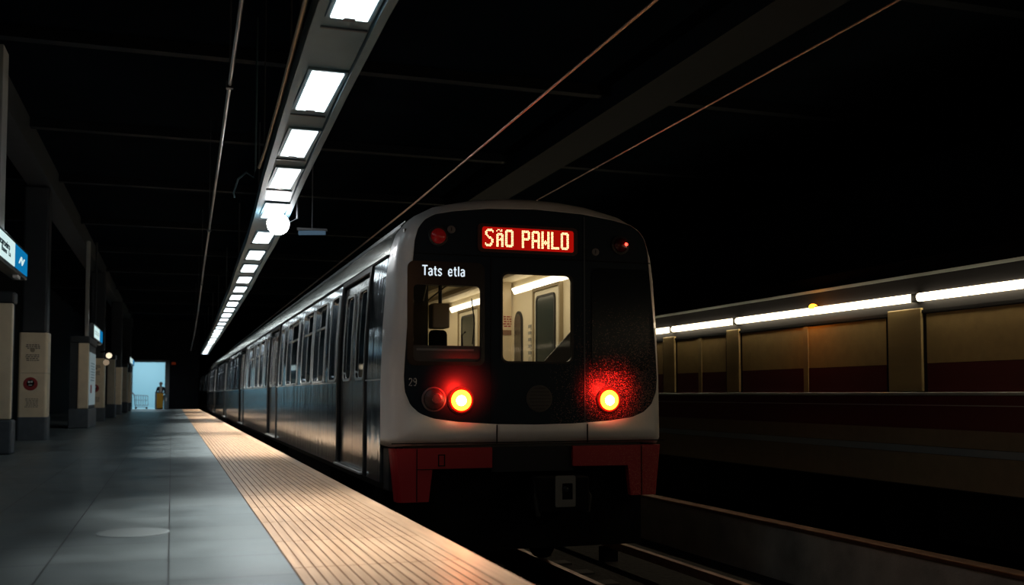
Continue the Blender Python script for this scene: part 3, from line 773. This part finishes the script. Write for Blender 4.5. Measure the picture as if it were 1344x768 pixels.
# destination sign with dot lettering
sg = link('destination_sign', plate_me([rrect(2.83, 3.885, 2.215, 2.495, .045), rrect(2.875, 3.845, 2.245, 2.465, .025)], .02, XZ(9.585)), M['bezel'], T)
sub('sign_field', plate_me([rrect(2.874, 3.846, 2.244, 2.466, .025)], .006, XZ(9.596)), M['ledback'], sg)
GL = {
'S': ["..####.", ".######", "##....#", "##.....", "##.....", ".##....", "..###..", "...###.", ".....##", ".....##", ".....##", "#...##.", "######.", ".####.."],
'A~': ["..##.#.", ".#..##.", "......."[:7], "..####.", ".######", ".##..##", ".##..##", ".##.###", ".######", ".##..##", ".##..##", ".##..##", ".##..##", ".##..##"],
'O': [".#####.", "#######", "##...##", "##...##", "##...##", "##...##", "##...##", "##...##", "##...##", "##...##", "##...##", "##...##", "#######", ".#####."],
'P': ["######.", "#######", "##...##", "##...##", "##...##", "##...##", "#######", "######.", "##.....", "##.....", "##.....", "##.....", "##.....", "##....."],
'A': [".#####.", "#######", "##...##", "##...##", "##...##", "##...##", "##...##", "#######", "#######", "##...##", "##...##", "##...##", "##...##", "##...##"],
'H': ["##...##", "##...##", "##...##", "##...##", "##...##", "##...##", "##...##", "##.#.##", "#######", "#######", "##.#.##", "##...##", "##...##", "##...##"],
'L': ["##.....", "##.....", "##.....", "##.....", "##.....", "##.....", "##.....", "##.....", "##.....", "##.....", "##.....", "##.....", "#######", "#######"],
}
pitch = .0126; cx = 2.912
for ch in ['S', 'A~', 'O', ' ', 'P', 'A', 'H', 'L', 'O']:
    if ch == ' ': cx += 5.6 * pitch; continue
    bm = bmesh.new()
    for r, row in enumerate(GL[ch]):
        for c, q in enumerate(row):
            if q == '#':
                x = cx + c * pitch; z = 2.44 - r * pitch
                s = .0056 if (r + c) % 3 else .0048
                bmesh.ops.create_circle(bm, cap_ends=True, segments=6, radius=s, matrix=Matrix.Translation((x, 9.592, z)) @ Matrix.Rotation(PI / 2, 4, 'X'))
    sub('dot_letter', bm, M['led'], sg)
    cx += 8.25 * pitch
light('sign_red_fill', 'AREA', (3.36, 9.47, 2.36), 1.6, (1, .02, .01), (math.radians(-90), 0, 0), .9, .16)  # added red light before the sign, imitates its glow
for wd_, xc in (('Tats', 2.275), ('etla', 2.535)):
    link('route_lettering', stroke_word(wd_, xc, 9.592, 1.962, .092, .0072), M['white_glow'], T)
link('car_number', stroke_word('29', 2.15, 9.601, .895, .072, .0045), M['number'], T)

# lamps
for x, lit in ((2.43, False), (4.36, True)):
    m = link('marker_lamp', lathe(bmesh.new(), [(.098, 0), (.098, .02), (.08, .026)], (x, 9.602, 2.345), 'Y'), M['rubber'], T)
    sub('lens', lathe(bmesh.new(), [(.078, .022), (.07, .045), (.04, .06), (.001, .066)], (x, 9.602, 2.345), 'Y'), M['redlens'] if not lit else mat('dark_red_lens', (.05, .004, .005), .2), m, True)
    if lit: sub('lit_point', lathe(bmesh.new(), [(.018, .06), (.012, .07), (.001, .074)], (x + .045, 9.60, 2.35), 'Y', 14), M['redpoint'], m)
light('marker_glow', 'POINT', (4.41, 9.5, 2.35), .05, (1, .03, .02), size=.01)
for x, z in ((2.565, 2.42), (4.085, 2.265)):
    f = link('lock', lathe(bmesh.new(), [(.04, 0), (.04, .008), (.034, .01)], (x, 9.602, z), 'Y', 20), mat('lock_grey', (.12, .12, .13), .4, metal=.8), T)
    sub('keyhole', B(x - .004, x + .004, 9.588, 9.592, z - .018, z + .018), M['black'], f)
for x in (2.665, 4.225):
    m = link('tail_lamp', lathe(bmesh.new(), [(.135, 0), (.135, .012), (.115, .02)], (x, 9.602, .755), 'Y', 40), M['rubber'], T)
    sub('outer_lens', lathe(bmesh.new(), [(.120, .018), (.105, .024)], (x, 9.602, .755), 'Y', 40), M['lampglow'], m)
    sub('lens_ring', lathe(bmesh.new(), [(.100, .024), (.092, .036), (.055, .046)], (x, 9.602, .755), 'Y', 40), M['lampring'], m)
    sub('bulb', lathe(bmesh.new(), [(.052, .044), (.035, .06), (.001, .068)], (x - .006, 9.602, .752), 'Y', 32), M['lampcore'], m)
    light('tail_halo_spot', 'SPOT', (x, 9.33, .86), 75, (1, .014, .008), (math.radians(91), 0, 0), .05, spot_size=math.radians(112), spot_blend=1.0)  # added spot aimed back at the panel, imitates the lamp's halo
    light('tail_lamp_beam', 'SPOT', (x, 9.50, .755), 22, (1, .16, .04), Vector((1.3 - x, -4.2, -.75)).to_track_quat('-Z', 'Y').to_euler(), .05, spot_size=math.radians(34), spot_blend=.8)
m = link('head_lamp', lathe(bmesh.new(), [(.12, 0), (.12, .015), (.11, .02)], (2.395, 9.602, .765), 'Y', 36), mat('lamp_rim', (.10, .08, .08), .4), T)
sub('lens', lathe(bmesh.new(), [(.108, .018), (.09, .032), (.05, .042), (.001, .045)], (2.395, 9.602, .765), 'Y', 36), M['headlens'], m, True)
sub('reflector', lathe(bmesh.new(), [(.045, .04), (.05, .05), (.043, .052)], (2.415, 9.602, .77), 'Y', 24), mat('reflector_ring', (.35, .2, .2), .25, metal=.8), m)
m = link('horn_grille', lathe(bmesh.new(), [(.135, 0), (.135, .008), (.125, .012)], (3.475, 9.602, .77), 'Y', 40), M['grille'], T)
bm = bmesh.new()
for k in range(7): box(bm, 3.475 - math.sqrt(max(0, .118 ** 2 - (k * .034 - .102) ** 2)), 3.475 + math.sqrt(max(0, .118 ** 2 - (k * .034 - .102) ** 2)), 9.585, 9.589, .77 + k * .034 - .106, .77 + k * .034 - .098)
sub('grille_bars', bm, M['rubber'], m)

# red corner skirts and the underside of the front
SK = [(2.03, .295), (2.985, .295), (2.985, .095), (2.385, .09), (2.35, -.215), (2.085, -.215)]
for s in (1, -1):
    pts = [(x if s == 1 else 2 * CX - x, z) for x, z in SK]
    sk = link('corner_skirt', prism_xz(pts, 9.60, 9.68), M['skirtred'], T)
    if s == -1: pass
    X = lambda x: x if s == 1 else 2 * CX - x
    a, b = sorted((X(2.228), X(2.236)))
    sub('skirt_seam', B(a, b, 9.595, 9.601, -.21, .29), M['black'], sk)
    a, b = sorted((X(2.232), X(2.98)))
    sub('skirt_seam', B(a, b, 9.595, 9.601, .09, .097), M['black'], sk) if s == 1 else None
    if s == 1:
        bm = bmesh.new(); box(bm, 2.44, 2.45, 9.594, 9.601, .12, .235); box(bm, 2.50, 2.51, 9.594, 9.601, .12, .235); box(bm, 2.45, 2.50, 9.594, 9.601, .225, .235); box(bm, 2.45, 2.50, 9.594, 9.601, .12, .13)
        sub('skirt_hatch', bm, M['black'], sk)
    # wrap of the skirt round the corner
    bm = bmesh.new(); cr = []
    for z, sh in ((.293, 0), (-.215, .055)):
        cr.append([bm.verts.new((X(px_ + sh), py_, z)) for px_, py_ in ((2.032, 9.602), (2.008, 9.625), (1.994, 9.66), (1.988, 9.76), (2.04, 9.76))])
    for k in range(5): bm.faces.new((cr[0][k], cr[0][(k + 1) % 5], cr[1][(k + 1) % 5], cr[1][k]))
    bm.faces.new(cr[0]); bm.faces.new(cr[1]); sub('skirt_corner', bm, M['skirtred'], sk)
    a, b = sorted((X(1.995), X(2.05)))
    sub('skirt_side', B(a, b, 9.765, 10.05, -.12, .29, bev=.015), M['hull'], sk)
link('buffer_beam', B(2.99, 3.85, 9.64, 9.8, .05, .295), M['hull'], T)
link('under_plate', B(2.1, 4.72, 9.9, 10.0, -.75, .3), M['black'], T)
cp = link('coupler', B(3.42, 3.95, 9.45, 9.9, -.34, .0, bev=.02), M['black'], T)
sub('coupler_face', plate_me([rrect(3.58, 3.79, -.29, .015, .015), rrect(3.65, 3.76, -.22, -.06, .01)], .02, XZ(9.425)), mat('coupler_grey', (.16, .16, .155), .5, metal=.4), cp)
sub('coupler_hook', lathe(bmesh.new(), [(.03, 0), (.03, .03), (.015, .04)], (3.68, 9.44, -.12), 'Y', 16), M['hull'], cp)
sub('air_hose', tube(bmesh.new(), [(3.44, 9.6, -.05), (3.40, 9.5, -.2), (3.42, 9.48, -.38)], .025), M['rubber'], cp)
sub('air_hose', tube(bmesh.new(), [(3.92, 9.6, -.05), (3.97, 9.5, -.2), (3.94, 9.48, -.35)], .025), M['rubber'], cp)
for y in (11.4, 13.5, 22.2, 24.3):
    ax = link('axle', tube(bmesh.new(), [(2.62, y, -.68), (4.2, y, -.68)], .08, 12), M['black'], T)
    for x in (2.69, 4.13):
        sub('wheel', lathe(bmesh.new(), [(.12, -.06), (.40, -.06), (.42, .0), (.415, .06), (.12, .06)], (x, y, -.68), 'X', 32), M['black'], ax)
for y0, y1 in ((10.9, 14.0), (21.7, 24.8)):
    bm = bmesh.new(); box(bm, 2.35, 2.5, y0, y1, -.8, -.5, bev=.03); box(bm, 4.32, 4.47, y0, y1, -.8, -.5, bev=.03); box(bm, 2.5, 4.32, (y0 + y1) / 2 - .2, (y0 + y1) / 2 + .2, -.7, -.4)
    link('bogie_frame', bm, M['black'], T)
bm = bmesh.new(); box(bm, 2.2, 4.6, 15, 20.5, -.75, -.1); box(bm, 2.2, 4.6, 26, 40, -.75, -.1); box(bm, 2.2, 4.6, 44, 80, -.75, -.1)
link('equipment_case', bm, M['black'], T)

# hull, roof
YE = 82.4
def loft_strip(pr, y0, y1):
    bm = bmesh.new()
    for (a, za), (b, zb) in zip(pr, pr[1:]):
        bm.faces.new([bm.verts.new(p) for p in ((a, y0, za), (b, y0, zb), (b, y1, zb), (a, y1, za))])
    bmesh.ops.remove_doubles(bm, verts=bm.verts, dist=1e-5)
    return bm
lowz = [-.1, .3, .95, 1.5, 2.0, 2.23]
left = [(CX - hw(z) + .05, z) for z in lowz]; right = [(CX + hw(z), z) for z in reversed(lowz)]
link('hull_side', loft_strip(left, 10.06, YE), M['hull'], T)
link('hull_side', loft_strip(right, 10.08, YE), M['hull'], T)
link('floor_pan', B(2.03, 4.8, 10.08, YE, -.14, -.10), M['hull'], T)
top = [(CX - a, z) for a, z in [(1.355, 2.21)] + PROF[4:]] + [(CX + a, z) for a, z in reversed([(1.355, 2.21)] + PROF[4:-1])]
link('roof', loft_strip(top, 10.08, YE), M['roof'], T, True)
bm = bmesh.new(); box(bm, 2.035, 2.075, 10.09, YE, 2.195, 2.215); link('gutter', bm, M['black'], T)
for z in (2.50, 2.555):
    x = CX - hw(z); bm = bmesh.new(); box(bm, x - .012, x + .02, 10.09, YE, z - .004, z + .012); link('roof_ridge', bm, M['hull'], T)
link('tail_end', prism_xz(polar([(x, z if z > .4 else -.1) for x, z in OUT], 80, (3.42, 1.5)), YE, YE + .05), M['hull'], T)
for y0 in (11.2, 20, 29):
    bm = bmesh.new(); a = [(2.95, 2.76), (3.10, 2.93), (3.75, 2.93), (3.90, 2.76)]
    link('roof_unit', prism_xz(a, y0, y0 + 2.6), M['hull'], T)

# left side: raised steel panels with window openings, recessed doors
def sx(z): return CX - hw(z)
YZ = lambda d: (lambda u, v, w: (sx(v) + d + w, u, v))
def cutpts(lp, zs=(.3, .95, 1.5, 2.0)):
    """adds points where an outline crosses the profile's bends"""
    r = []
    for p, q in zip(lp, lp[1:] + lp[:1]):
        r.append(p); c = []
        for z in zs:
            if min(p[1], q[1]) + 1e-4 < z < max(p[1], q[1]) - 1e-4:
                f = (z - p[1]) / (q[1] - p[1]); c.append((f, (p[0] + f * (q[0] - p[0]), z)))
        r += [x for _, x in sorted(c)]
    return r
doors = [10.95 + 9.8 * k for k in range(8)]
DL = 1.85
def side_panel(y0, y1, wins):
    loops = [cutpts([(y0, -.06), (y1, -.06), (y1, 2.195), (y0, 2.195)])] + [cutpts(rrect(a, b, 1.0, 2.06, .06, 4)) for a, b in wins]
    p = link('side_panel', plate_me(loops, .05, YZ(0)), M['blue'], T)
    for a, b in wins:
        g = sub('window_pane', plate_me([cutpts(rrect(a - .01, b + .01, .99, 2.07, .06, 4))], .012, YZ(.034)), M['sideglass'], p)
        sub('window_frame', plate_me([cutpts(rrect(a - .022, b + .022, .972, 2.082, .08, 4)), cutpts(rrect(a, b, 1.0, 2.06, .06, 4))], .012, YZ(-.012)), M['chrome'] if y0 < 30 else M['hull'], p)
        if b - a > .8: sub('transom', plate_me([[(a, 1.74), (b, 1.74), (b, 1.765), (a, 1.765)]], .012, YZ(.02)), M['chrome'], p)
    sub('sill_line', plate_me([[(y0 + .01, .955), (y1 - .01, .955), (y1 - .01, .967), (y0 + .01, .967)]], .012, YZ(-.008)), M['chrome'], p)
    return p
side_panel(10.09, 10.9, [])
for k, d in enumerate(doors):
    y0 = d + DL + .05; y1 = (doors[k + 1] - .05) if k + 1 < len(doors) else YE
    o = d + DL
    if y1 - y0 > 5: wins = [(o + .25, o + .85), (o + 1.35, o + 2.5), (o + 2.72, o + 3.9), (o + 4.55, o + 6.2), (o + 6.9, o + 7.5)]
    else: wins = []
    side_panel(y0, y1, wins)
    dr = link('side_door', plate_me([cutpts([(d - .04, -.05), (o + .04, -.05), (o + .04, 2.17), (d - .04, 2.17)])], .008, YZ(.042)), M['rubber'], T)
    for a, b in ((d + .06, d + DL / 2 - .006), (d + DL / 2 + .006, o - .06)):
        hole = cutpts(rrect(a + .16, b - .16, 1.0, 1.98, .08, 5))
        lf = sub('door_leaf', plate_me([cutpts([(a, -.03), (b, -.03), (b, 2.11), (a, 2.11)]), hole], .016, YZ(.024)), M['door'], dr)
        sub('door_glass', plate_me([cutpts(rrect(a + .15, b - .15, .99, 1.99, .08, 5))], .006, YZ(.036)), M['sideglass'], dr)
        sub('glass_trim', plate_me([cutpts(rrect(a + .13, b - .13, .97, 2.01, .11, 5)), hole], .01, YZ(.014)), M['chrome'], dr)
    sub('door_frame', plate_me([cutpts([(d - .05, -.06), (o + .05, -.06), (o + .05, 2.195), (d - .05, 2.195)]), cutpts(rrect(d + .02, o - .02, -.02, 2.14, .03, 3))], .025, YZ(-.018)), M['rubber'], dr)
    sub('threshold', B(sx(0) - .055, sx(0) + .02, d + .02, o - .02, -.045, -.02, bev=.005), M['chrome'], dr)

# cabin seen through the front windows
def I(name, bm, m): return link(name, bm, m, T)
iw = I('interior_wall', B(4.62, 4.66, 9.7, 24, .0, 2.42), M['cabin'])
I('interior_ceiling', B(2.2, 4.66, 10.9, 24, 2.42, 2.46), M['cabin'])
I('cab_ceiling', B(2.12, 3.05, 9.7, 10.9, 2.0, 2.04), M['cabindark'])
I('interior_floor', B(2.15, 4.66, 9.7, 24, .28, .32), M['cabindark'])
I('interior_wall_left', B(2.12, 2.16, 9.7, 24, .0, 2.42), M['cabindark'])
I('interior_end_wall', B(2.15, 4.66, 18.6, 18.64, .3, 2.42), M['cabin'])
for y0, y1 in ((10.6, 13.8), (14.6, 17.25)):
    I('light_strip', prism_xz([(4.618, 2.235), (4.618, 2.31), (4.59, 2.325), (4.575, 2.31)], y0, y1), M['intlight'])
I('ceiling_beam_trim', B(4.1, 4.2, 10.9, 18.6, 2.36, 2.42), M['beige'])
I('ceiling_beam_trim', B(3.6, 3.7, 10.9, 18.6, 2.34, 2.42), M['beige'])
for y0, y1, a, b in ((11.92, 12.87, 12.08, 12.73), (15.5, 16.65, 15.72, 16.42)):
    d = I('interior_door', B(4.585, 4.62, y0, y1, .33, 2.185, bev=.03), M['cabdoor'])
    sub('door_surround', plate_me([[(y0 - .04, .33), (y1 + .04, .33), (y1 + .04, 2.225), (y0 - .04, 2.225)], rrect(y0, y1, .30, 2.185, .03)], .05, lambda u, v, w: (4.60 - w + .02, u, v)), mat('surround_tan', (.32, .26, .16), .6), d)
    g = sub('door_window', plate_me([rrect(a, b, 1.0, 2.08, .06)], .012, lambda u, v, w: (4.584 - w, u, v)), mat('door_pane', (.03, .045, .045), .15), d)
    sub('window_seal', plate_me([rrect(a - .03, b + .03, .97, 2.11, .08), rrect(a, b, 1.0, 2.08, .06)], .02, lambda u, v, w: (4.585 - w, u, v)), M['rubber'], d)
g = I('oval_window', plate_me([rrect(13.42, 13.76, .95, 1.98, .165, 10)], .014, lambda u, v, w: (4.618 - w, u, v)), M['rubber'])
sub('oval_pane', plate_me([rrect(13.46, 13.72, .99, 1.94, .125, 10)], .004, lambda u, v, w: (4.602 - w, u, v)), mat('oval_glass', (.05, .045, .04), .2, bump=.4, bscale=30), g)
sc = I('draught_screen', B(4.28, 4.60, 13.88, 13.93, .3, 2.42), mat('screen_cream', (.62, .52, .36), .5))
rnd = random.Random(11)
bm = bmesh.new(); lines(bm, lambda u, v: (u, 13.878, v), 4.475, 4.60, 1.93, 5, .018, .034, rnd); sub('red_notice', bm, M['redmark'], sc)
sub('notice_patch', B(4.47, 4.6, 13.872, 13.879, 1.66, 1.73), mat('patch_brown', (.22, .12, .08), .6), sc)
bm = bmesh.new()
for k in range(5): box(bm, 4.616, 4.6195, 13.07, 13.20, 1.72 - k * .09, 1.76 - k * .09); box(bm, 4.616, 4.6195, 13.07, 13.09, 1.68 - k * .09, 1.76 - k * .09)
sub('wall_lettering', bm, mat('wall_ink', (.35, .34, .30), .6), iw)
bm = lathe(bmesh.new(), [(.07, .0), (.07, .003)], (4.616, 13.13, 1.26), 'X', 20); sub('wall_symbol', bm, mat('wall_ink_b', (.5, .46, .36), .6), iw)
bm = bmesh.new(); box(bm, 4.616, 4.6195, 17.0, 17.12, 1.5, 1.62); sub('wall_notice', bm, mat('notice_grey', (.3, .32, .3), .6), iw)
bx = I('equipment_box', B(2.555, 2.74, 10.3, 10.5, 1.50, 1.76, bev=.02), M['beige'])
sub('mount_arm', tube(bmesh.new(), [(2.66, 10.4, 1.75), (2.66, 10.4, 2.0)], .02), M['cabindark'], bx)
st = I('driver_seat', B(2.56, 2.75, 10.4, 10.55, 1.0, 1.49, bev=.05), M['black'])
sub('seat_cushion', B(2.42, 2.80, 10.1, 10.55, .85, .99, bev=.04), M['black'], st)
sub('seat_post', B(2.6, 2.68, 10.3, 10.4, .32, .85), M['black'], st)
I('cab_partition', B(2.16, 2.585, 10.62, 10.66, .3, 2.0), M['cabindark'])
bm = bmesh.new()
for (a, b) in (((2.25, 10.2, 1.99), (2.40, 10.5, 1.78)), ((2.45, 10.1, 1.99), (2.5, 10.5, 1.80)), ((2.72, 10.1, 1.98), (2.55, 10.5, 1.8)), ((2.25, 10.1, 1.75), (2.35, 10.3, 1.36))): tube(bm, [a, b], .008)
I('cab_rods', bm, mat('rod_grey', (.25, .24, .2), .4, metal=.5))
I('grab_pole', tube(bmesh.new(), [(2.85, 10.2, 1.25), (2.84, 10.2, 1.42), (2.88, 10.2, 1.46)], .01), M['rubber'])
I('console', prism_xz([(3.74, .32), (3.76, 1.12), (4.16, 1.545), (4.5, 1.56), (4.5, .32)], 10.35, 10.37), M['console'])
I('console_desk', B(2.2, 2.95, 9.7, 10.0, 1.0, 1.12), M['cabindark'])
light('cabin_glow', 'AREA', (4.0, 13, 2.33), 24, (1, .83, .55), (0, 0, 0), .5, 4.5)
light('cabin_glow', 'AREA', (4.0, 16.6, 2.33), 14, (1, .80, .5), (0, 0, 0), .5, 3)
light('cabin_glow', 'POINT', (3.3, 10.9, 2.25), 3.5, (1, .83, .55), size=.15)

# ------------------------------------------------------------------ the cream and red train on the far track
P = thing('passing_train', 'cream and dark red train on the far track with a glowing warm light line', 'train', (9.3, 12, -1.1), world=True)
PX = 7.8; Y0, Y1 = -6.5, 46
PP = [(PX + .03, -.2), (PX, .15), (PX, 1.72), (PX + .02, 1.95), (PX + .06, 2.13), (PX + .2, 2.35), (PX + .55, 2.6), (PX + 1.45, 2.72)]
full = PP + [(2 * (PX + 1.45) - x, z) for x, z in reversed(PP[:-1])]
link('car_body', prism_xz(full, Y0, Y1), M['pgrey'], P)
def side(name, y0, y1, z0, z1, m, d=.012, par=P, bev=0): return link(name, B(PX - d, PX + .03, y0, y1, z0, z1, bev=bev), m, par)
side('lower_side', Y0, Y1, -.18, .17, M['pcreamlow'], .012)
side('lower_side', Y0, Y1, .255, .44, M['pcreamlow'], .012)
side('sill_band', Y0, Y1, .175, .25, M['pblue'], .03)
side('red_band', Y0, Y1, .442, .795, M['pred'], .01)
side('waist_rail', Y0, Y1, .80, .835, M['ptrim'], .035, bev=.005)
side('waist_rail', Y0, Y1, .69, .70, M['ptrim'], .014)
side('cornice', Y0, Y1, 2.115, 2.15, M['ptrim'], -.02)
side('head_rail', Y0, Y1, 1.70, 1.735, M['hull'], .02)
piers = [(-6.4, -5.9), (-2.3, -1.8), (1.4, 1.9), (5.35, 5.85), (9.2, 9.75), (13.0, 13.35), (15.0, 15.4), (18.9, 19.4), (22.8, 23.3), (26.6, 27.1), (30.5, 31), (34.4, 34.9), (38.2, 38.7), (42, 42.5), (45.4, 46)]
for (a0, a1), (b0, b1) in zip(piers, piers[1:]):
    w = side('window', a1 + .06, b0 - .06, 1.15, 1.69, M['polive'], .006)
    sub('window_lower', B(PX - .006, PX + .02, a1 + .06, b0 - .06, .84, 1.145), M['pred'], w)
    bm = bmesh.new(); ym = (a1 + b0) / 2
    box(bm, PX - .016, PX - .0065, ym - .05, ym + .05, .845, 1.69)
    sub('window_bars', bm, M['pcream'], w)
    s = link('light_tube', tube(bmesh.new(), [(PX - .035, a0 + .14, 1.875), (PX - .035, b0 + .01, 1.875)], .045, 14), M['ptube'], P, True)
    sub('tube_bracket', B(PX - .05, PX + .01, b0 + .02, b0 + .13, 1.83, 1.92), M['hull'], s)
for a, b in piers:
    side('pier', a, b, .845, 1.76, M['pcream'], .03, bev=.01)
lamp = link('amber_lamp', lathe(bmesh.new(), [(.05, -.02), (.05, .02), (.03, .04), (.001, .045)], (PX - .05, 11.15, 1.92), 'Z', 20), M['amber'], P)
sub('lamp_plate', B(PX - .06, PX + .0, 11.09, 11.21, 1.92, 1.935), M['hull'], lamp)
light('amber_glow', 'POINT', (PX - .2, 11.15, 1.95), 3.5, (1, .3, .03), size=.05)
for y in (-3.5, -1.3, 10.5, 12.6, 17.5, 19.6, 31, 33.2):
    ax = link('axle', tube(bmesh.new(), [(8.5, y, -.68), (10.2, y, -.68)], .08, 12), M['black'], P)
    for x in (8.6, 10.05): sub('wheel', lathe(bmesh.new(), [(.12, -.06), (.40, -.06), (.42, .0), (.415, .06), (.12, .06)], (x, y, -.68), 'X', 28), M['black'], ax)
bm = bmesh.new(); box(bm, 8.2, 10.4, -1, 9.5, -.8, -.2); box(bm, 8.2, 10.4, 13.6, 16.6, -.8, -.2); box(bm, 8.2, 10.4, 20.6, 30, -.8, -.2); box(bm, 8.2, 10.4, 34, 45, -.8, -.2)
link('underframe', bm, M['black'], P)

# ------------------------------------------------------------------ world, camera, colour
wd = bpy.data.worlds.new('station_dark'); scene.world = wd; wd.use_nodes = True
wd.node_tree.nodes['Background'].inputs[0].default_value = (.25, .35, .5, 1)
wd.node_tree.nodes['Background'].inputs[1].default_value = .002

cam = bpy.data.cameras.new('camera'); co = bpy.data.objects.new('camera', cam); COL.objects.link(co)
cam.sensor_width = 36; cam.lens = 36.0; cam.clip_start = .05; cam.clip_end = 300
cam.shift_y = .0473
cam.dof.use_dof = True; cam.dof.focus_distance = 10.0; cam.dof.aperture_fstop = 2.0
co.location = (0, 0, .81); co.rotation_euler = (math.radians(93), 0, math.radians(-18.373))
scene.camera = co
scene.view_settings.view_transform = 'Standard'
scene.view_settings.look = 'None'
scene.view_settings.exposure = 0
try:
    scene.cycles.use_denoising = True
    scene.cycles.max_bounces = 6
    scene.cycles.sample_clamp_indirect = 4
except Exception: pass

for o in bpy.data.objects:
    for k in ('_world', '_loc'):
        if k in o.keys(): del o[k]
